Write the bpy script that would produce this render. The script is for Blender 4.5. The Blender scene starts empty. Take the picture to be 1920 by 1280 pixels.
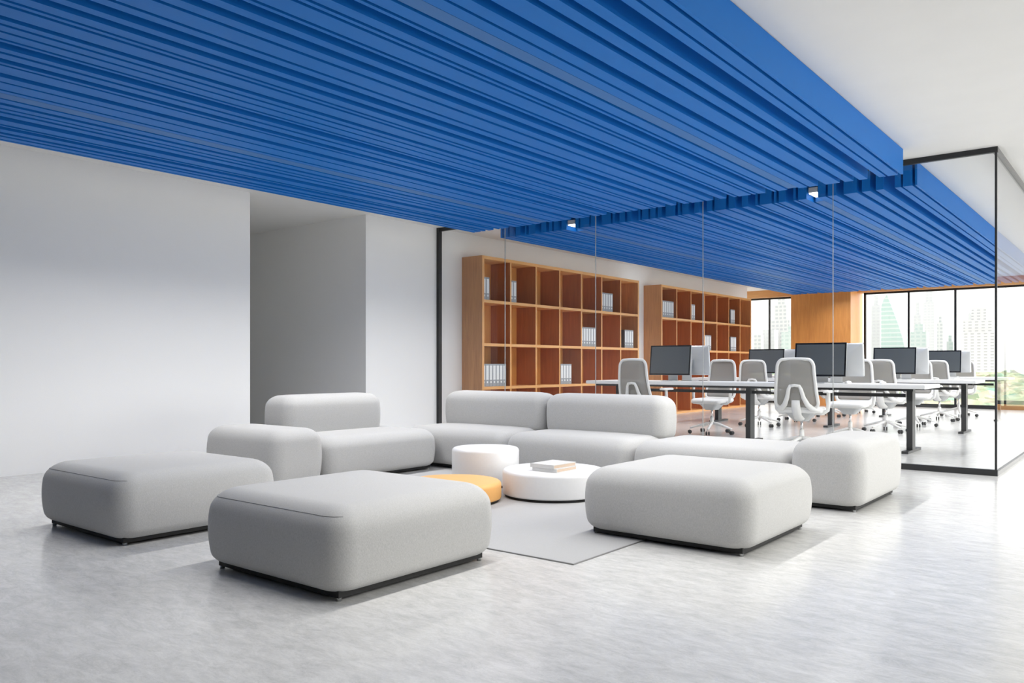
import bpy, bmesh, math, random
from mathutils import Vector, Matrix
random.seed(7)
sc = bpy.context.scene
COL = sc.collection
F_PX = 1509.0
YAW = math.radians(38.56)
CS, SN = math.cos(YAW), math.sin(YAW)

# ------------------------------------------------------------------ camera
cam_d = bpy.data.cameras.new('camera')
cam = bpy.data.objects.new('camera', cam_d)
COL.objects.link(cam)
cam.location = (0, 0, 1.0)
cam.rotation_euler = (math.pi / 2, 0, YAW)
cam_d.sensor_width = 36
cam_d.lens = F_PX / 1920 * 36
cam_d.shift_y = 44 / 1920
cam_d.clip_end = 3000
sc.camera = cam

# ------------------------------------------------------------------ sky
world = bpy.data.worlds.new('overcast_sky')
sc.world = world
world.use_nodes = True
wn, wl = world.node_tree.nodes, world.node_tree.links
wn.clear()
w_out = wn.new('ShaderNodeOutputWorld')
w_bg = wn.new('ShaderNodeBackground')
w_tc = wn.new('ShaderNodeTexCoord')
w_sep = wn.new('ShaderNodeSeparateXYZ')
w_ramp = wn.new('ShaderNodeValToRGB')
w_map = wn.new('ShaderNodeMapRange')
wl.new(w_tc.outputs['Generated'], w_sep.inputs[0])
wl.new(w_sep.outputs['X'], w_map.inputs['Value'])        # thin overcast, brightest on the side (+X) where the sun stands behind it
w_map.inputs['From Min'].default_value = -0.1
w_map.inputs['From Max'].default_value = 0.8
w_map.inputs['To Min'].default_value = 1.5
w_map.inputs['To Max'].default_value = 6.1
w_zr = wn.new('ShaderNodeMapRange')
wl.new(w_sep.outputs['Z'], w_zr.inputs['Value'])
w_zr.inputs['From Min'].default_value = -0.05
w_zr.inputs['From Max'].default_value = 0.1
wl.new(w_zr.outputs['Result'], w_ramp.inputs['Fac'])
w_ramp.color_ramp.elements[0].color = (0.45, 0.45, 0.44, 1)
w_ramp.color_ramp.elements[1].color = (1.0, 0.985, 0.955, 1)
wl.new(w_ramp.outputs['Color'], w_bg.inputs['Color'])
wl.new(w_map.outputs['Result'], w_bg.inputs['Strength'])
wl.new(w_bg.outputs[0], w_out.inputs['Surface'])

def portal(name, loc, rot, sx, sy):
    l = bpy.data.lights.new(name, 'AREA')
    l.shape = 'RECTANGLE'; l.size = sx; l.size_y = sy
    l.cycles.is_portal = True
    o = bpy.data.objects.new(name, l); COL.objects.link(o)
    o.location = loc; o.rotation_euler = rot
    return o
portal('portal_far_window', (-2.5, 21.25, 1.45), (-math.pi / 2, 0, 0), 16, 2.7)
portal('portal_added_roof_light', (1.25, 11.0, 3.2), (0, 0, 0), 1.9, 17.0)  # sky sampling through the added, unseen roof light
portal('portal_side_window', (5.35, 12.5, 1.45), (0, math.pi / 2, 0), 2.7, 17)

sc.view_settings.view_transform = 'Standard'
sc.view_settings.look = 'None'
sc.view_settings.gamma = 1
sc.view_settings.use_curve_mapping = False
sc.view_settings.exposure = 0.35
sc.cycles.use_denoising = True
sc.cycles.max_bounces = 10
sc.cycles.diffuse_bounces = 6
sc.cycles.glossy_bounces = 4
sc.cycles.transparent_max_bounces = 24
sc.cycles.caustics_reflective = False
sc.cycles.caustics_refractive = False
sc.cycles.sample_clamp_indirect = 6

# ------------------------------------------------------------------ materials
def new_mat(name):
    m = bpy.data.materials.new(name); m.use_nodes = True
    return m, m.node_tree.nodes, m.node_tree.links, m.node_tree.nodes['Principled BSDF']
def plain(name, col, rough=0.5, metal=0.0, spec=0.5, bump=0.0, bscale=60):
    m, n, l, p = new_mat(name)
    p.inputs['Base Color'].default_value = (*col, 1)
    p.inputs['Roughness'].default_value = rough
    p.inputs['Metallic'].default_value = metal
    p.inputs['Specular IOR Level'].default_value = spec
    tc = n.new('ShaderNodeTexCoord'); nz = n.new('ShaderNodeTexNoise')
    nz.inputs['Scale'].default_value = bscale; nz.inputs['Detail'].default_value = 3
    l.new(tc.outputs['Object'], nz.inputs['Vector'])
    mx = n.new('ShaderNodeMix'); mx.data_type = 'RGBA'
    mx.inputs['A'].default_value = (*[c * 0.97 for c in col], 1)
    mx.inputs['B'].default_value = (*[min(1, c * 1.03) for c in col], 1)
    l.new(nz.outputs['Fac'], mx.inputs['Factor']); l.new(mx.outputs['Result'], p.inputs['Base Color'])
    if bump:
        b = n.new('ShaderNodeBump'); b.inputs['Strength'].default_value = bump; b.inputs['Distance'].default_value = 0.003
        l.new(nz.outputs['Fac'], b.inputs['Height']); l.new(b.outputs['Normal'], p.inputs['Normal'])
    return m
def emit(name, col, s):
    m, n, l, p = new_mat(name); n.remove(p)
    e = n.new('ShaderNodeEmission'); e.inputs['Color'].default_value = (*col, 1); e.inputs['Strength'].default_value = s
    l.new(e.outputs[0], n['Material Output'].inputs['Surface'])
    return m
def wood(name, c1, c2, axis='Z', rough=0.45, scale=1.0):
    m, n, l, p = new_mat(name)
    tc = n.new('ShaderNodeTexCoord'); mp = n.new('ShaderNodeMapping')
    s = [14 * scale, 14 * scale, 14 * scale]; s['XYZ'.index(axis)] = 1.1 * scale
    mp.inputs['Scale'].default_value = s
    l.new(tc.outputs['Object'], mp.inputs['Vector'])
    nz = n.new('ShaderNodeTexNoise'); nz.inputs['Scale'].default_value = 1.6; nz.inputs['Detail'].default_value = 8; nz.inputs['Roughness'].default_value = 0.62
    nz.inputs['Distortion'].default_value = 0.8
    l.new(mp.outputs[0], nz.inputs['Vector'])
    r = n.new('ShaderNodeValToRGB'); r.color_ramp.elements[0].position = 0.32; r.color_ramp.elements[1].position = 0.68
    r.color_ramp.elements[0].color = (*c1, 1); r.color_ramp.elements[1].color = (*c2, 1)
    l.new(nz.outputs['Fac'], r.inputs['Fac']); l.new(r.outputs['Color'], p.inputs['Base Color'])
    p.inputs['Roughness'].default_value = rough
    b = n.new('ShaderNodeBump'); b.inputs['Strength'].default_value = 0.08; b.inputs['Distance'].default_value = 0.002
    l.new(nz.outputs['Fac'], b.inputs['Height']); l.new(b.outputs['Normal'], p.inputs['Normal'])
    return m
def concrete():
    m, n, l, p = new_mat('polished_concrete')
    tc = n.new('ShaderNodeTexCoord')
    a = n.new('ShaderNodeTexNoise'); a.inputs['Scale'].default_value = 0.7; a.inputs['Detail'].default_value = 6
    mp = n.new('ShaderNodeMapping'); mp.inputs['Scale'].default_value = (6, 15, 6); mp.inputs['Rotation'].default_value = (0, 0, 0.65)
    b = n.new('ShaderNodeTexNoise'); b.inputs['Scale'].default_value = 1.0; b.inputs['Detail'].default_value = 15; b.inputs['Roughness'].default_value = 0.88; b.inputs['Distortion'].default_value = 0.4
    c = n.new('ShaderNodeTexVoronoi'); c.inputs['Scale'].default_value = 34
    l.new(tc.outputs['Object'], a.inputs['Vector']); l.new(tc.outputs['Object'], mp.inputs['Vector']); l.new(mp.outputs[0], b.inputs['Vector']); l.new(tc.outputs['Object'], c.inputs['Vector'])
    ra = n.new('ShaderNodeValToRGB'); ra.color_ramp.elements[0].position = 0.3; ra.color_ramp.elements[1].position = 0.7
    ra.color_ramp.elements[0].color = (0.66, 0.655, 0.64, 1); ra.color_ramp.elements[1].color = (0.77, 0.765, 0.745, 1)
    rb = n.new('ShaderNodeValToRGB'); rb.color_ramp.elements[0].position = 0.36; rb.color_ramp.elements[1].position = 0.60
    rb.color_ramp.elements[0].color = (0.58, 0.58, 0.58, 1); rb.color_ramp.elements[1].color = (1, 1, 1, 1)
    rc = n.new('ShaderNodeValToRGB'); rc.color_ramp.elements[0].position = 0.03; rc.color_ramp.elements[1].position = 0.09
    rc.color_ramp.elements[0].color = (0.72, 0.72, 0.72, 1); rc.color_ramp.elements[1].color = (1, 1, 1, 1)
    l.new(a.outputs['Fac'], ra.inputs['Fac']); l.new(b.outputs['Fac'], rb.inputs['Fac']); l.new(c.outputs['Distance'], rc.inputs['Fac'])
    m1 = n.new('ShaderNodeMix'); m1.data_type = 'RGBA'; m1.blend_type = 'MULTIPLY'; m1.inputs['Factor'].default_value = 0.8
    l.new(ra.outputs['Color'], m1.inputs['A']); l.new(rb.outputs['Color'], m1.inputs['B'])
    m2 = n.new('ShaderNodeMix'); m2.data_type = 'RGBA'; m2.blend_type = 'MULTIPLY'; m2.inputs['Factor'].default_value = 0.6
    l.new(m1.outputs['Result'], m2.inputs['A']); l.new(rc.outputs['Color'], m2.inputs['B'])
    l.new(m2.outputs['Result'], p.inputs['Base Color'])
    mr = n.new('ShaderNodeMapRange'); mr.inputs['To Min'].default_value = 0.24; mr.inputs['To Max'].default_value = 0.14
    l.new(b.outputs['Fac'], mr.inputs['Value']); l.new(mr.outputs['Result'], p.inputs['Roughness'])
    bp = n.new('ShaderNodeBump'); bp.inputs['Strength'].default_value = 0.03; bp.inputs['Distance'].default_value = 0.002
    l.new(b.outputs['Fac'], bp.inputs['Height']); l.new(bp.outputs['Normal'], p.inputs['Normal'])
    return m
def fabric(name, col, s=260, strength=0.35):
    m, n, l, p = new_mat(name)
    tc = n.new('ShaderNodeTexCoord'); mp = n.new('ShaderNodeMapping'); mp.inputs['Scale'].default_value = (1, 1, 0.45)
    nz = n.new('ShaderNodeTexNoise'); nz.inputs['Scale'].default_value = s; nz.inputs['Detail'].default_value = 4; nz.inputs['Roughness'].default_value = 0.7
    l.new(tc.outputs['Object'], mp.inputs['Vector']); l.new(mp.outputs[0], nz.inputs['Vector'])
    r = n.new('ShaderNodeValToRGB'); r.color_ramp.elements[0].position = 0.35; r.color_ramp.elements[1].position = 0.65
    r.color_ramp.elements[0].color = (*[c * 0.88 for c in col], 1); r.color_ramp.elements[1].color = (*[min(1, c * 1.08) for c in col], 1)
    l.new(nz.outputs['Fac'], r.inputs['Fac']); l.new(r.outputs['Color'], p.inputs['Base Color'])
    p.inputs['Roughness'].default_value = 0.9; p.inputs['Specular IOR Level'].default_value = 0.15
    p.inputs['Sheen Weight'].default_value = 0.12
    b = n.new('ShaderNodeBump'); b.inputs['Strength'].default_value = strength; b.inputs['Distance'].default_value = 0.002
    l.new(nz.outputs['Fac'], b.inputs['Height']); l.new(b.outputs['Normal'], p.inputs['Normal'])
    return m
def glass(name, tint=(0.965, 0.985, 0.978), gain=1.5):
    # thin pane: fresnel reflection on the outer faces, straight transmission
    m, n, l, p = new_mat(name); n.remove(p)
    tr = n.new('ShaderNodeBsdfTransparent'); tr.inputs['Color'].default_value = (*tint, 1)
    gl = n.new('ShaderNodeBsdfGlossy'); gl.inputs['Roughness'].default_value = 0.0
    fr = n.new('ShaderNodeFresnel'); fr.inputs['IOR'].default_value = 1.5
    ge = n.new('ShaderNodeNewGeometry')
    inv = n.new('ShaderNodeMath'); inv.operation = 'SUBTRACT'; inv.inputs[0].default_value = 1
    l.new(ge.outputs['Backfacing'], inv.inputs[1])
    mu = n.new('ShaderNodeMath'); mu.operation = 'MULTIPLY'; l.new(fr.outputs[0], mu.inputs[0]); l.new(inv.outputs[0], mu.inputs[1])
    g = n.new('ShaderNodeMath'); g.operation = 'MULTIPLY'; g.use_clamp = True; g.inputs[1].default_value = gain; l.new(mu.outputs[0], g.inputs[0])
    mx = n.new('ShaderNodeMixShader'); l.new(g.outputs[0], mx.inputs[0]); l.new(tr.outputs[0], mx.inputs[1]); l.new(gl.outputs[0], mx.inputs[2])
    l.new(mx.outputs[0], n['Material Output'].inputs['Surface'])
    return m
def facade(name, wall_c, win_c, fx, fz, amt=1.0, lox=0.35, loz=0.45):
    m, n, l, p = new_mat(name)
    tc = n.new('ShaderNodeTexCoord'); sp = n.new('ShaderNodeSeparateXYZ'); l.new(tc.outputs['Object'], sp.inputs[0])
    ad = n.new('ShaderNodeMath'); ad.operation = 'ADD'; l.new(sp.outputs['X'], ad.inputs[0]); l.new(sp.outputs['Y'], ad.inputs[1])
    def cell(src, f, lo):
        d = n.new('ShaderNodeMath'); d.operation = 'DIVIDE'; l.new(src, d.inputs[0]); d.inputs[1].default_value = f
        fr = n.new('ShaderNodeMath'); fr.operation = 'FRACT'; l.new(d.outputs[0], fr.inputs[0])
        g = n.new('ShaderNodeMath'); g.operation = 'GREATER_THAN'; l.new(fr.outputs[0], g.inputs[0]); g.inputs[1].default_value = lo
        return g.outputs[0]
    cz = cell(sp.outputs['Z'], fz, loz)
    if fx:
        cx = cell(ad.outputs[0], fx, lox)
        mu = n.new('ShaderNodeMath'); mu.operation = 'MULTIPLY'; l.new(cx, mu.inputs[0]); l.new(cz, mu.inputs[1]); o = mu.outputs[0]
    else: o = cz
    mx = n.new('ShaderNodeMix'); mx.data_type = 'RGBA'
    mx.inputs['A'].default_value = (*wall_c, 1); mx.inputs['B'].default_value = (*win_c, 1)
    l.new(o, mx.inputs['Factor']); l.new(mx.outputs['Result'], p.inputs['Base Color'])
    p.inputs['Roughness'].default_value = 0.8; p.inputs['Specular IOR Level'].default_value = 0.1
    return m

M = {}
M['wall'] = plain('white_wall_paint', (0.90, 0.898, 0.89), 0.75, bump=0.03, bscale=140)
M['ceil'] = plain('white_ceiling_paint', (0.80, 0.797, 0.785), 0.8, bscale=3)
M['wallgrey'] = plain('bounce_cutting_dark_wall', (0.05, 0.05, 0.05), 0.8)  # unseen walls behind and beside the camera, made dark to cut bounce light
M['floor'] = concrete()
M['blue'] = plain('blue_lacquer', (0.006, 0.175, 0.60), 0.5, spec=0.2, bscale=5)
M['fabric'] = fabric('pale_grey_upholstery', (0.475, 0.473, 0.465))
M['seam'] = fabric('grey_seam_thread', (0.30, 0.30, 0.30))
M['rug'] = fabric('flat_woven_grey_rug', (0.40, 0.40, 0.40), 420, 0.3)
M['rug_edge'] = fabric('rug_binding', (0.25, 0.25, 0.25), 420, 0.2)
M['black'] = plain('black_powder_coat', (0.018, 0.019, 0.02), 0.45)
M['dark'] = plain('black_plinth', (0.012, 0.012, 0.012), 0.7)
M['steel'] = plain('brushed_steel', (0.62, 0.63, 0.64), 0.28, 1.0)
M['chrome'] = plain('chrome', (0.8, 0.8, 0.8), 0.12, 1.0)
M['white'] = plain('white_lacquer', (0.80, 0.80, 0.80), 0.35)
M['orange'] = plain('apricot_lacquer', (0.84, 0.44, 0.14), 0.4)
M['plastic'] = plain('white_plastic', (0.80, 0.795, 0.78), 0.4)
M['greyframe'] = plain('grey_metal_channel', (0.25, 0.25, 0.25), 0.5, 0.4)
M['wood'] = wood('oak_front_edges', (0.66, 0.30, 0.085), (0.78, 0.40, 0.135), 'Z')
M['woodh'] = wood('oak_shelf_board', (0.70, 0.33, 0.10), (0.82, 0.44, 0.155), 'Y')
M['woodback'] = wood('oak_back_panel', (0.68, 0.30, 0.07), (0.82, 0.42, 0.11), 'Z')
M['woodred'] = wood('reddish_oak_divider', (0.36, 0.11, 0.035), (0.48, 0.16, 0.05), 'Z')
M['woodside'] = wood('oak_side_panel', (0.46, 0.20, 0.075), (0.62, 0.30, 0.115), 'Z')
M['woodcol'] = wood('oak_column_panel', (0.66, 0.27, 0.07), (0.80, 0.36, 0.10), 'Z')
M['woodbeam'] = wood('oak_beam', (0.60, 0.29, 0.10), (0.72, 0.39, 0.155), 'X')
M['glass'] = glass('clear_glass', (0.982, 0.986, 0.986), 1.1)
M['winglass'] = glass('window_glass', (0.985, 0.99, 0.99), 1.0)
M['joint'] = plain('silicone_joint', (0.35, 0.36, 0.36), 0.4)
M['lamp'] = emit('lamp_diffuser', (1.0, 0.98, 0.95), 2.0)
M['louvre'] = plain('blue_grey_louvre', (0.03, 0.17, 0.48), 0.55)
M['binder'] = plain('grey_marbled_card', (0.33, 0.35, 0.37), 0.6, bscale=220)
M['binder_side'] = plain('dark_binder_cover', (0.09, 0.095, 0.10), 0.6, bscale=200)
M['label'] = plain('white_spine_label', (0.80, 0.81, 0.80), 0.6)
M['screen'] = plain('switched_off_screen', (0.085, 0.095, 0.102), 0.3, spec=0.6)  # base colour raised to stand in for the reflected room
M['bezel'] = plain('black_glass_bezel', (0.012, 0.012, 0.014), 0.2)
M['alu'] = plain('satin_aluminium', (0.56, 0.57, 0.575), 0.38, 0.35)
M['paper'] = plain('book_paper', (0.66, 0.52, 0.40), 0.8, bscale=300)
M['cover'] = plain('pale_book_cover', (0.60, 0.595, 0.585), 0.5)
M['tree'] = None
mm, n, l, p = new_mat('chair_mesh_fabric')
p.inputs['Base Color'].default_value = (0.36, 0.345, 0.32, 1); p.inputs['Roughness'].default_value = 0.8
tcn = n.new('ShaderNodeTexCoord'); ck = n.new('ShaderNodeTexNoise'); ck.inputs['Scale'].default_value = 300
l.new(tcn.outputs['Object'], ck.inputs['Vector'])
trn = n.new('ShaderNodeBsdfTransparent'); mxs = n.new('ShaderNodeMixShader')
mrn = n.new('ShaderNodeMapRange'); mrn.inputs['To Min'].default_value = 0.12; mrn.inputs['To Max'].default_value = 0.32
l.new(ck.outputs['Fac'], mrn.inputs['Value']); l.new(mrn.outputs[0], mxs.inputs[0]); l.new(p.outputs[0], mxs.inputs[1]); l.new(trn.outputs[0], mxs.inputs[2])
l.new(mxs.outputs[0], n['Material Output'].inputs['Surface'])
M['mesh'] = mm
mt, n, l, p = new_mat('tree_foliage')
tcn = n.new('ShaderNodeTexCoord'); n1 = n.new('ShaderNodeTexNoise'); n1.inputs['Scale'].default_value = 0.22; n1.inputs['Detail'].default_value = 8
mp = n.new('ShaderNodeMapping'); mp.inputs['Scale'].default_value = (1, 0.3, 1)
l.new(tcn.outputs['Object'], mp.inputs[0]); l.new(mp.outputs[0], n1.inputs['Vector'])
rr = n.new('ShaderNodeValToRGB'); cr = rr.color_ramp
cr.elements[0].position = 0.32; cr.elements[0].color = (0.14, 0.25, 0.20, 1)
cr.elements[1].position = 0.7; cr.elements[1].color = (0.40, 0.36, 0.26, 1)
e = cr.elements.new(0.46); e.color = (0.25, 0.29, 0.18, 1)
e = cr.elements.new(0.58); e.color = (0.36, 0.32, 0.25, 1)
l.new(n1.outputs['Fac'], rr.inputs['Fac']); l.new(rr.outputs['Color'], p.inputs['Base Color']); p.inputs['Roughness'].default_value = 0.9
M['tree'] = mt

# ------------------------------------------------------------------ helpers
def ratio(u):
    k = (u - 960) / F_PX
    return (-SN + CS * k) / (CS + SN * k)
def x_at(u, Y): return ratio(u) * Y
def z_at(u, v, Y):
    k = (u - 960) / F_PX
    return 1 + (684 - v) / F_PX * Y / (CS + SN * k)

def obj(name, bm, mat, parent=None, smooth=False, loc=None):
    me = bpy.data.meshes.new(name)
    bmesh.ops.recalc_face_normals(bm, faces=bm.faces)
    bm.to_mesh(me); bm.free()
    if isinstance(mat, (list, tuple)):
        for m in mat: me.materials.append(m)
    else: me.materials.append(mat)
    if smooth:
        for f in me.polygons: f.use_smooth = True
    o = bpy.data.objects.new(name, me); COL.objects.link(o)
    if parent: o.parent = parent
    if loc: o.location = loc
    return o
def box(bm, x0, x1, y0, y1, z0, z1, mi=0):
    vs = [bm.verts.new((x, y, z)) for x in (x0, x1) for y in (y0, y1) for z in (z0, z1)]
    for q in ((0, 1, 3, 2), (4, 6, 7, 5), (0, 4, 5, 1), (2, 3, 7, 6), (0, 2, 6, 4), (1, 5, 7, 3)):
        f = bm.faces.new([vs[i] for i in q]); f.material_index = mi
    return vs
def bx(name, dims, mat, parent=None, bev=0.0):
    bm = bmesh.new(); box(bm, *dims)
    if bev: bmesh.ops.bevel(bm, geom=bm.edges[:], offset=bev, segments=2, affect='EDGES', profile=0.6)
    return obj(name, bm, mat, parent)
def cyl(bm, c, r, z0, z1, seg=20, r2=None, axis='Z', cap=True):
    r2 = r if r2 is None else r2
    a, b = [], []
    for i in range(seg):
        t = 2 * math.pi * i / seg; ct, st = math.cos(t), math.sin(t)
        for rr_, zz, L in ((r, z0, a), (r2, z1, b)):
            if axis == 'Z': co = (c[0] + rr_ * ct, c[1] + rr_ * st, zz)
            elif axis == 'X': co = (zz, c[0] + rr_ * ct, c[1] + rr_ * st)
            else: co = (c[0] + rr_ * ct, zz, c[1] + rr_ * st)
            L.append(bm.verts.new(co))
    for i in range(seg):
        j = (i + 1) % seg; bm.faces.new((a[i], a[j], b[j], b[i]))
    if cap: bm.faces.new(a[::-1]); bm.faces.new(b)
def lathe(bm, prof, seg=64, c=(0, 0)):
    rings = []
    for r, z in prof:
        rings.append([bm.verts.new((c[0] + r * math.cos(2 * math.pi * i / seg), c[1] + r * math.sin(2 * math.pi * i / seg), z)) for i in range(seg)])
    for a, b in zip(rings, rings[1:]):
        for i in range(seg):
            j = (i + 1) % seg; bm.faces.new((a[i], a[j], b[j], b[i]))
    bm.faces.new(rings[0][::-1]); bm.faces.new(rings[-1])
def tube(bm, pts, rad, seg=8, closed=False, flat=1.0, up=None):
    pts = [Vector(p) for p in pts]; N = len(pts)
    rads = rad if isinstance(rad, (list, tuple)) else [rad] * N
    rings = []
    ref = Vector(up) if up else None
    prev = None
    for i, p in enumerate(pts):
        if closed: t = (pts[(i + 1) % N] - pts[i - 1]).normalized()
        else: t = (pts[min(i + 1, N - 1)] - pts[max(i - 1, 0)]).normalized()
        if ref is not None: a = ref
        elif prev is not None: a = prev
        else: a = Vector((0, 0, 1)) if abs(t.z) < 0.9 else Vector((0, 1, 0))
        s = t.cross(a)
        if s.length < 1e-4: s = t.cross(Vector((1, 0, 0)))
        s.normalize(); nn = s.cross(t).normalized(); prev = nn
        r = rads[i]
        rings.append([bm.verts.new(p + s * (r * math.cos(2 * math.pi * k / seg)) + nn * (r * flat * math.sin(2 * math.pi * k / seg))) for k in range(seg)])
    R = list(zip(rings, rings[1:]))
    if closed: R.append((rings[-1], rings[0]))
    for a, b in R:
        for k in range(seg):
            j = (k + 1) % seg; bm.faces.new((a[k], a[j], b[j], b[k]))
    if not closed: bm.faces.new(rings[0][::-1]); bm.faces.new(rings[-1])
def rrect(hx, hy, rc, n=8, sub=6):
    rc = max(0.002, min(rc, hx * 0.98, hy * 0.98)); out = []
    cs = [(hx - rc, hy - rc, 0), (-hx + rc, hy - rc, 90), (-hx + rc, -hy + rc, 180), (hx - rc, -hy + rc, 270)]
    for q in range(4):
        cx, cy, a0 = cs[q]
        arc = [(cx + rc * math.cos(math.radians(a0 + 90 * i / n)), cy + rc * math.sin(math.radians(a0 + 90 * i / n))) for i in range(n + 1)]
        out += arc
        nx, ny, na = cs[(q + 1) % 4]
        e = (nx + rc * math.cos(math.radians(na)), ny + rc * math.sin(math.radians(na))); s = arc[-1]
        for i in range(1, sub): out.append((s[0] + (e[0] - s[0]) * i / sub, s[1] + (e[1] - s[1]) * i / sub))
    return out
def cushion(bm, hx, hy, z0, z1, rc=0.14, rt=0.09, rb=0.05, bulge=0.02, crown=0.006, n=8, sub=6, steps=7):
    zm = (z0 + z1) / 2 - 0.01; hh = (z1 - z0) / 2
    prof = []
    for i in range(steps + 1):
        t = math.radians(90 - 90 * i / steps); prof.append((rb * (1 - math.cos(t)), z0 + rb - rb * math.sin(t)))
    for i in range(1, 6): prof.append((0, z0 + rb + (z1 - rt - z0 - rb) * i / 6))
    for i in range(steps + 1):
        t = math.radians(90 * i / steps); prof.append((rt * (1 - math.cos(t)), z1 - rt + rt * math.sin(t)))
    prof = [(d + bulge * ((z - zm) / hh) ** 2, z) for d, z in prof]
    dm = min(hx, hy); d0 = prof[-1][0]
    for i in range(1, 6):
        f = i / 6; prof.append((d0 + (dm * 0.97 - d0) * f, z1 + crown * math.sin(f * math.pi / 2)))
    rings = []
    for d, z in prof:
        rings.append([bm.verts.new((x, y, z)) for x, y in rrect(hx - d, hy - d, max(rc - d * 0.6, 0.01), n, sub)])
    L = len(rings[0])
    for a, b in zip(rings, rings[1:]):
        for i in range(L):
            j = (i + 1) % L; bm.faces.new((a[i], a[j], b[j], b[i]))
    bm.faces.new(rings[0][::-1]); bm.faces.new(rings[-1])
def tag(o, label=None, cat=None, group=None, kind=None):
    if label: o['label'] = label
    if cat: o['category'] = cat
    if group: o['group'] = group
    if kind: o['kind'] = kind
    return o
def empty(name, loc=(0, 0, 0), rz=0, label=None, cat=None, group=None):
    o = bpy.data.objects.new(name, None); COL.objects.link(o); o.location = loc; o.rotation_euler = (0, 0, rz)
    o.empty_display_size = 0.1
    return tag(o, label, cat, group)
def copy_tree(o, parent=None):
    c = o.copy(); COL.objects.link(c)
    if parent is not None:
        c.parent = parent; c.matrix_parent_inverse = o.matrix_parent_inverse.copy()
    for ch in [x for x in KIDS.get(o.name, [])]: copy_tree(ch, c)
    return c
KIDS = {}
def index_kids(root):
    KIDS[root.name] = list(root.children)
    for ch in root.children: index_kids(ch)
def panel(name, dims, mats, parent):
    # a board whose +X face carries the lighter edge banding
    bm = bmesh.new(); box(bm, *dims); bm.faces.ensure_lookup_table()
    bmesh.ops.recalc_face_normals(bm, faces=bm.faces)
    for f in bm.faces:
        f.normal_update()
        if f.normal.x > 0.9: f.material_index = 1
    return obj(name, bm, mats, parent)
def structure(name, dims, mat): return tag(bx(name, dims, mat), kind='structure')

# ------------------------------------------------------------------ room shell
H = 2.965
WX = -8.05
GY = 8.39            # glass front
GX = -1.115          # glass side
structure('floor', (-13, 5.4, -6.2, 21.4, -0.2, 0.0), M['floor'])
bm = bmesh.new()
for d_ in ((-13, 0.3, -6.2, 21.4), (0.3, 5.4, -6.2, 2.5), (0.3, 5.4, 19.5, 21.4), (2.2, 5.4, 2.5, 19.5)): box(bm, *d_, H, H + 0.2)
tag(obj('ceiling', bm, M['ceil']), kind='structure')
structure('wall_left', (WX - 0.3, WX, -6.0, 5.31, 0, H), M['wall'])
structure('wall_left_rear', (WX - 0.3, WX, 7.034, 19.65, 0, H), M['wall'])
structure('wall_corridor_rear', (-13, WX - 0.3, 7.034, 7.2, 0, H), M['wall'])
structure('wall_corridor_front', (-13, WX - 0.3, 5.1, 5.31, 0, H), M['wall'])
structure('wall_corridor_end', (-13.1, -13, 5.1, 7.2, 0, H), M['wall'])
structure('wall_office_recess', (-10.1, -9.9, 19.65, 21.2, 0, H), M['wall'])
structure('wall_office_return', (-10.1, WX - 0.3, 19.5, 19.65, 0, H), M['wall'])
structure('wall_back', (-13, 5.4, -6.2, -6.0, 0, H), M['wallgrey'])
# far wall
structure('trim_1', (-10.1, 5.3, 20.75, 21.2, 2.78, H), M['woodbeam'])
col = structure('column_1', (-7.13, -5.695, 20.2, 21.2, 0, H - 0.002), M['woodcol'])
def window(name, x0, x1, Y, z0, z1, mull, axis='X', th=0.05, rail=0.045):
    root = empty(name); tag(root, kind='structure')
    def b(a0, a1, c0, c1): # along, vertical
        bm = bmesh.new()
        if axis == 'X': box(bm, a0, a1, Y - th / 2, Y + th / 2, c0, c1)
        else: box(bm, Y - th / 2, Y + th / 2, a0, a1, c0, c1)
        return bm
    bm = b(x0, x1, z0, z0 + 0.085)
    for d in ((x0, x1, z1 - rail, z1), (x0, x0 + 0.05, z0, z1), (x1 - 0.05, x1, z0, z1)):
        b2 = b(*d); me = bpy.data.meshes.new('t'); b2.to_mesh(me); b2.free(); bm.from_mesh(me); bpy.data.meshes.remove(me)
    obj('window_frame', bm, M['black'], root)
    for m_ in mull: obj('mullion', b(m_ - 0.022, m_ + 0.022, z0 + 0.085, z1 - rail), M['black'], root)
    edges = [x0 + 0.05] + list(mull) + [x1 - 0.05]
    for a, c in zip(edges, edges[1:]):
        bm = bmesh.new()
        if axis == 'X': box(bm, a + 0.023, c - 0.023, Y - 0.006, Y + 0.006, z0 + 0.087, z1 - rail - 0.002)
        else: box(bm, Y - 0.006, Y + 0.006, a + 0.023, c - 0.023, z0 + 0.087, z1 - rail - 0.002)
        obj('pane', bm, M['winglass'], root)
    return root
window('window_1', -9.9, -7.13, 21.0, 0.0, 2.78, [-8.98, -7.98])
window('window_2', -5.60, -1.10, 21.0, 0.0, 2.78, [-4.584, -3.591, -2.60, -1.60])
structure('trim_2', (-1.10, 5.2, 20.9, 21.1, 0.0, 0.12), M['woodbeam'])
window('window_3', -1.10, 5.2, 21.0, 0.12, 2.78, [-0.1, 0.9, 1.9, 2.9, 3.9])
# unseen roof light, added to bring daylight down from the right
t = empty('window_9'); tag(t, kind='structure')
for k in range(13): bx('mullion', (0.3, 2.2, 2.5 + 17 * k / 12 - 0.03, 2.5 + 17 * k / 12 + 0.03, H + 0.12, H + 0.19), M['wall'], t)
for k in range(12): bx('pane', (0.3, 2.2, 2.5 + 17 * k / 12 + 0.031, 2.5 + 17 * (k + 1) / 12 - 0.031, H + 0.15, H + 0.162), M['winglass'], t)
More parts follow.
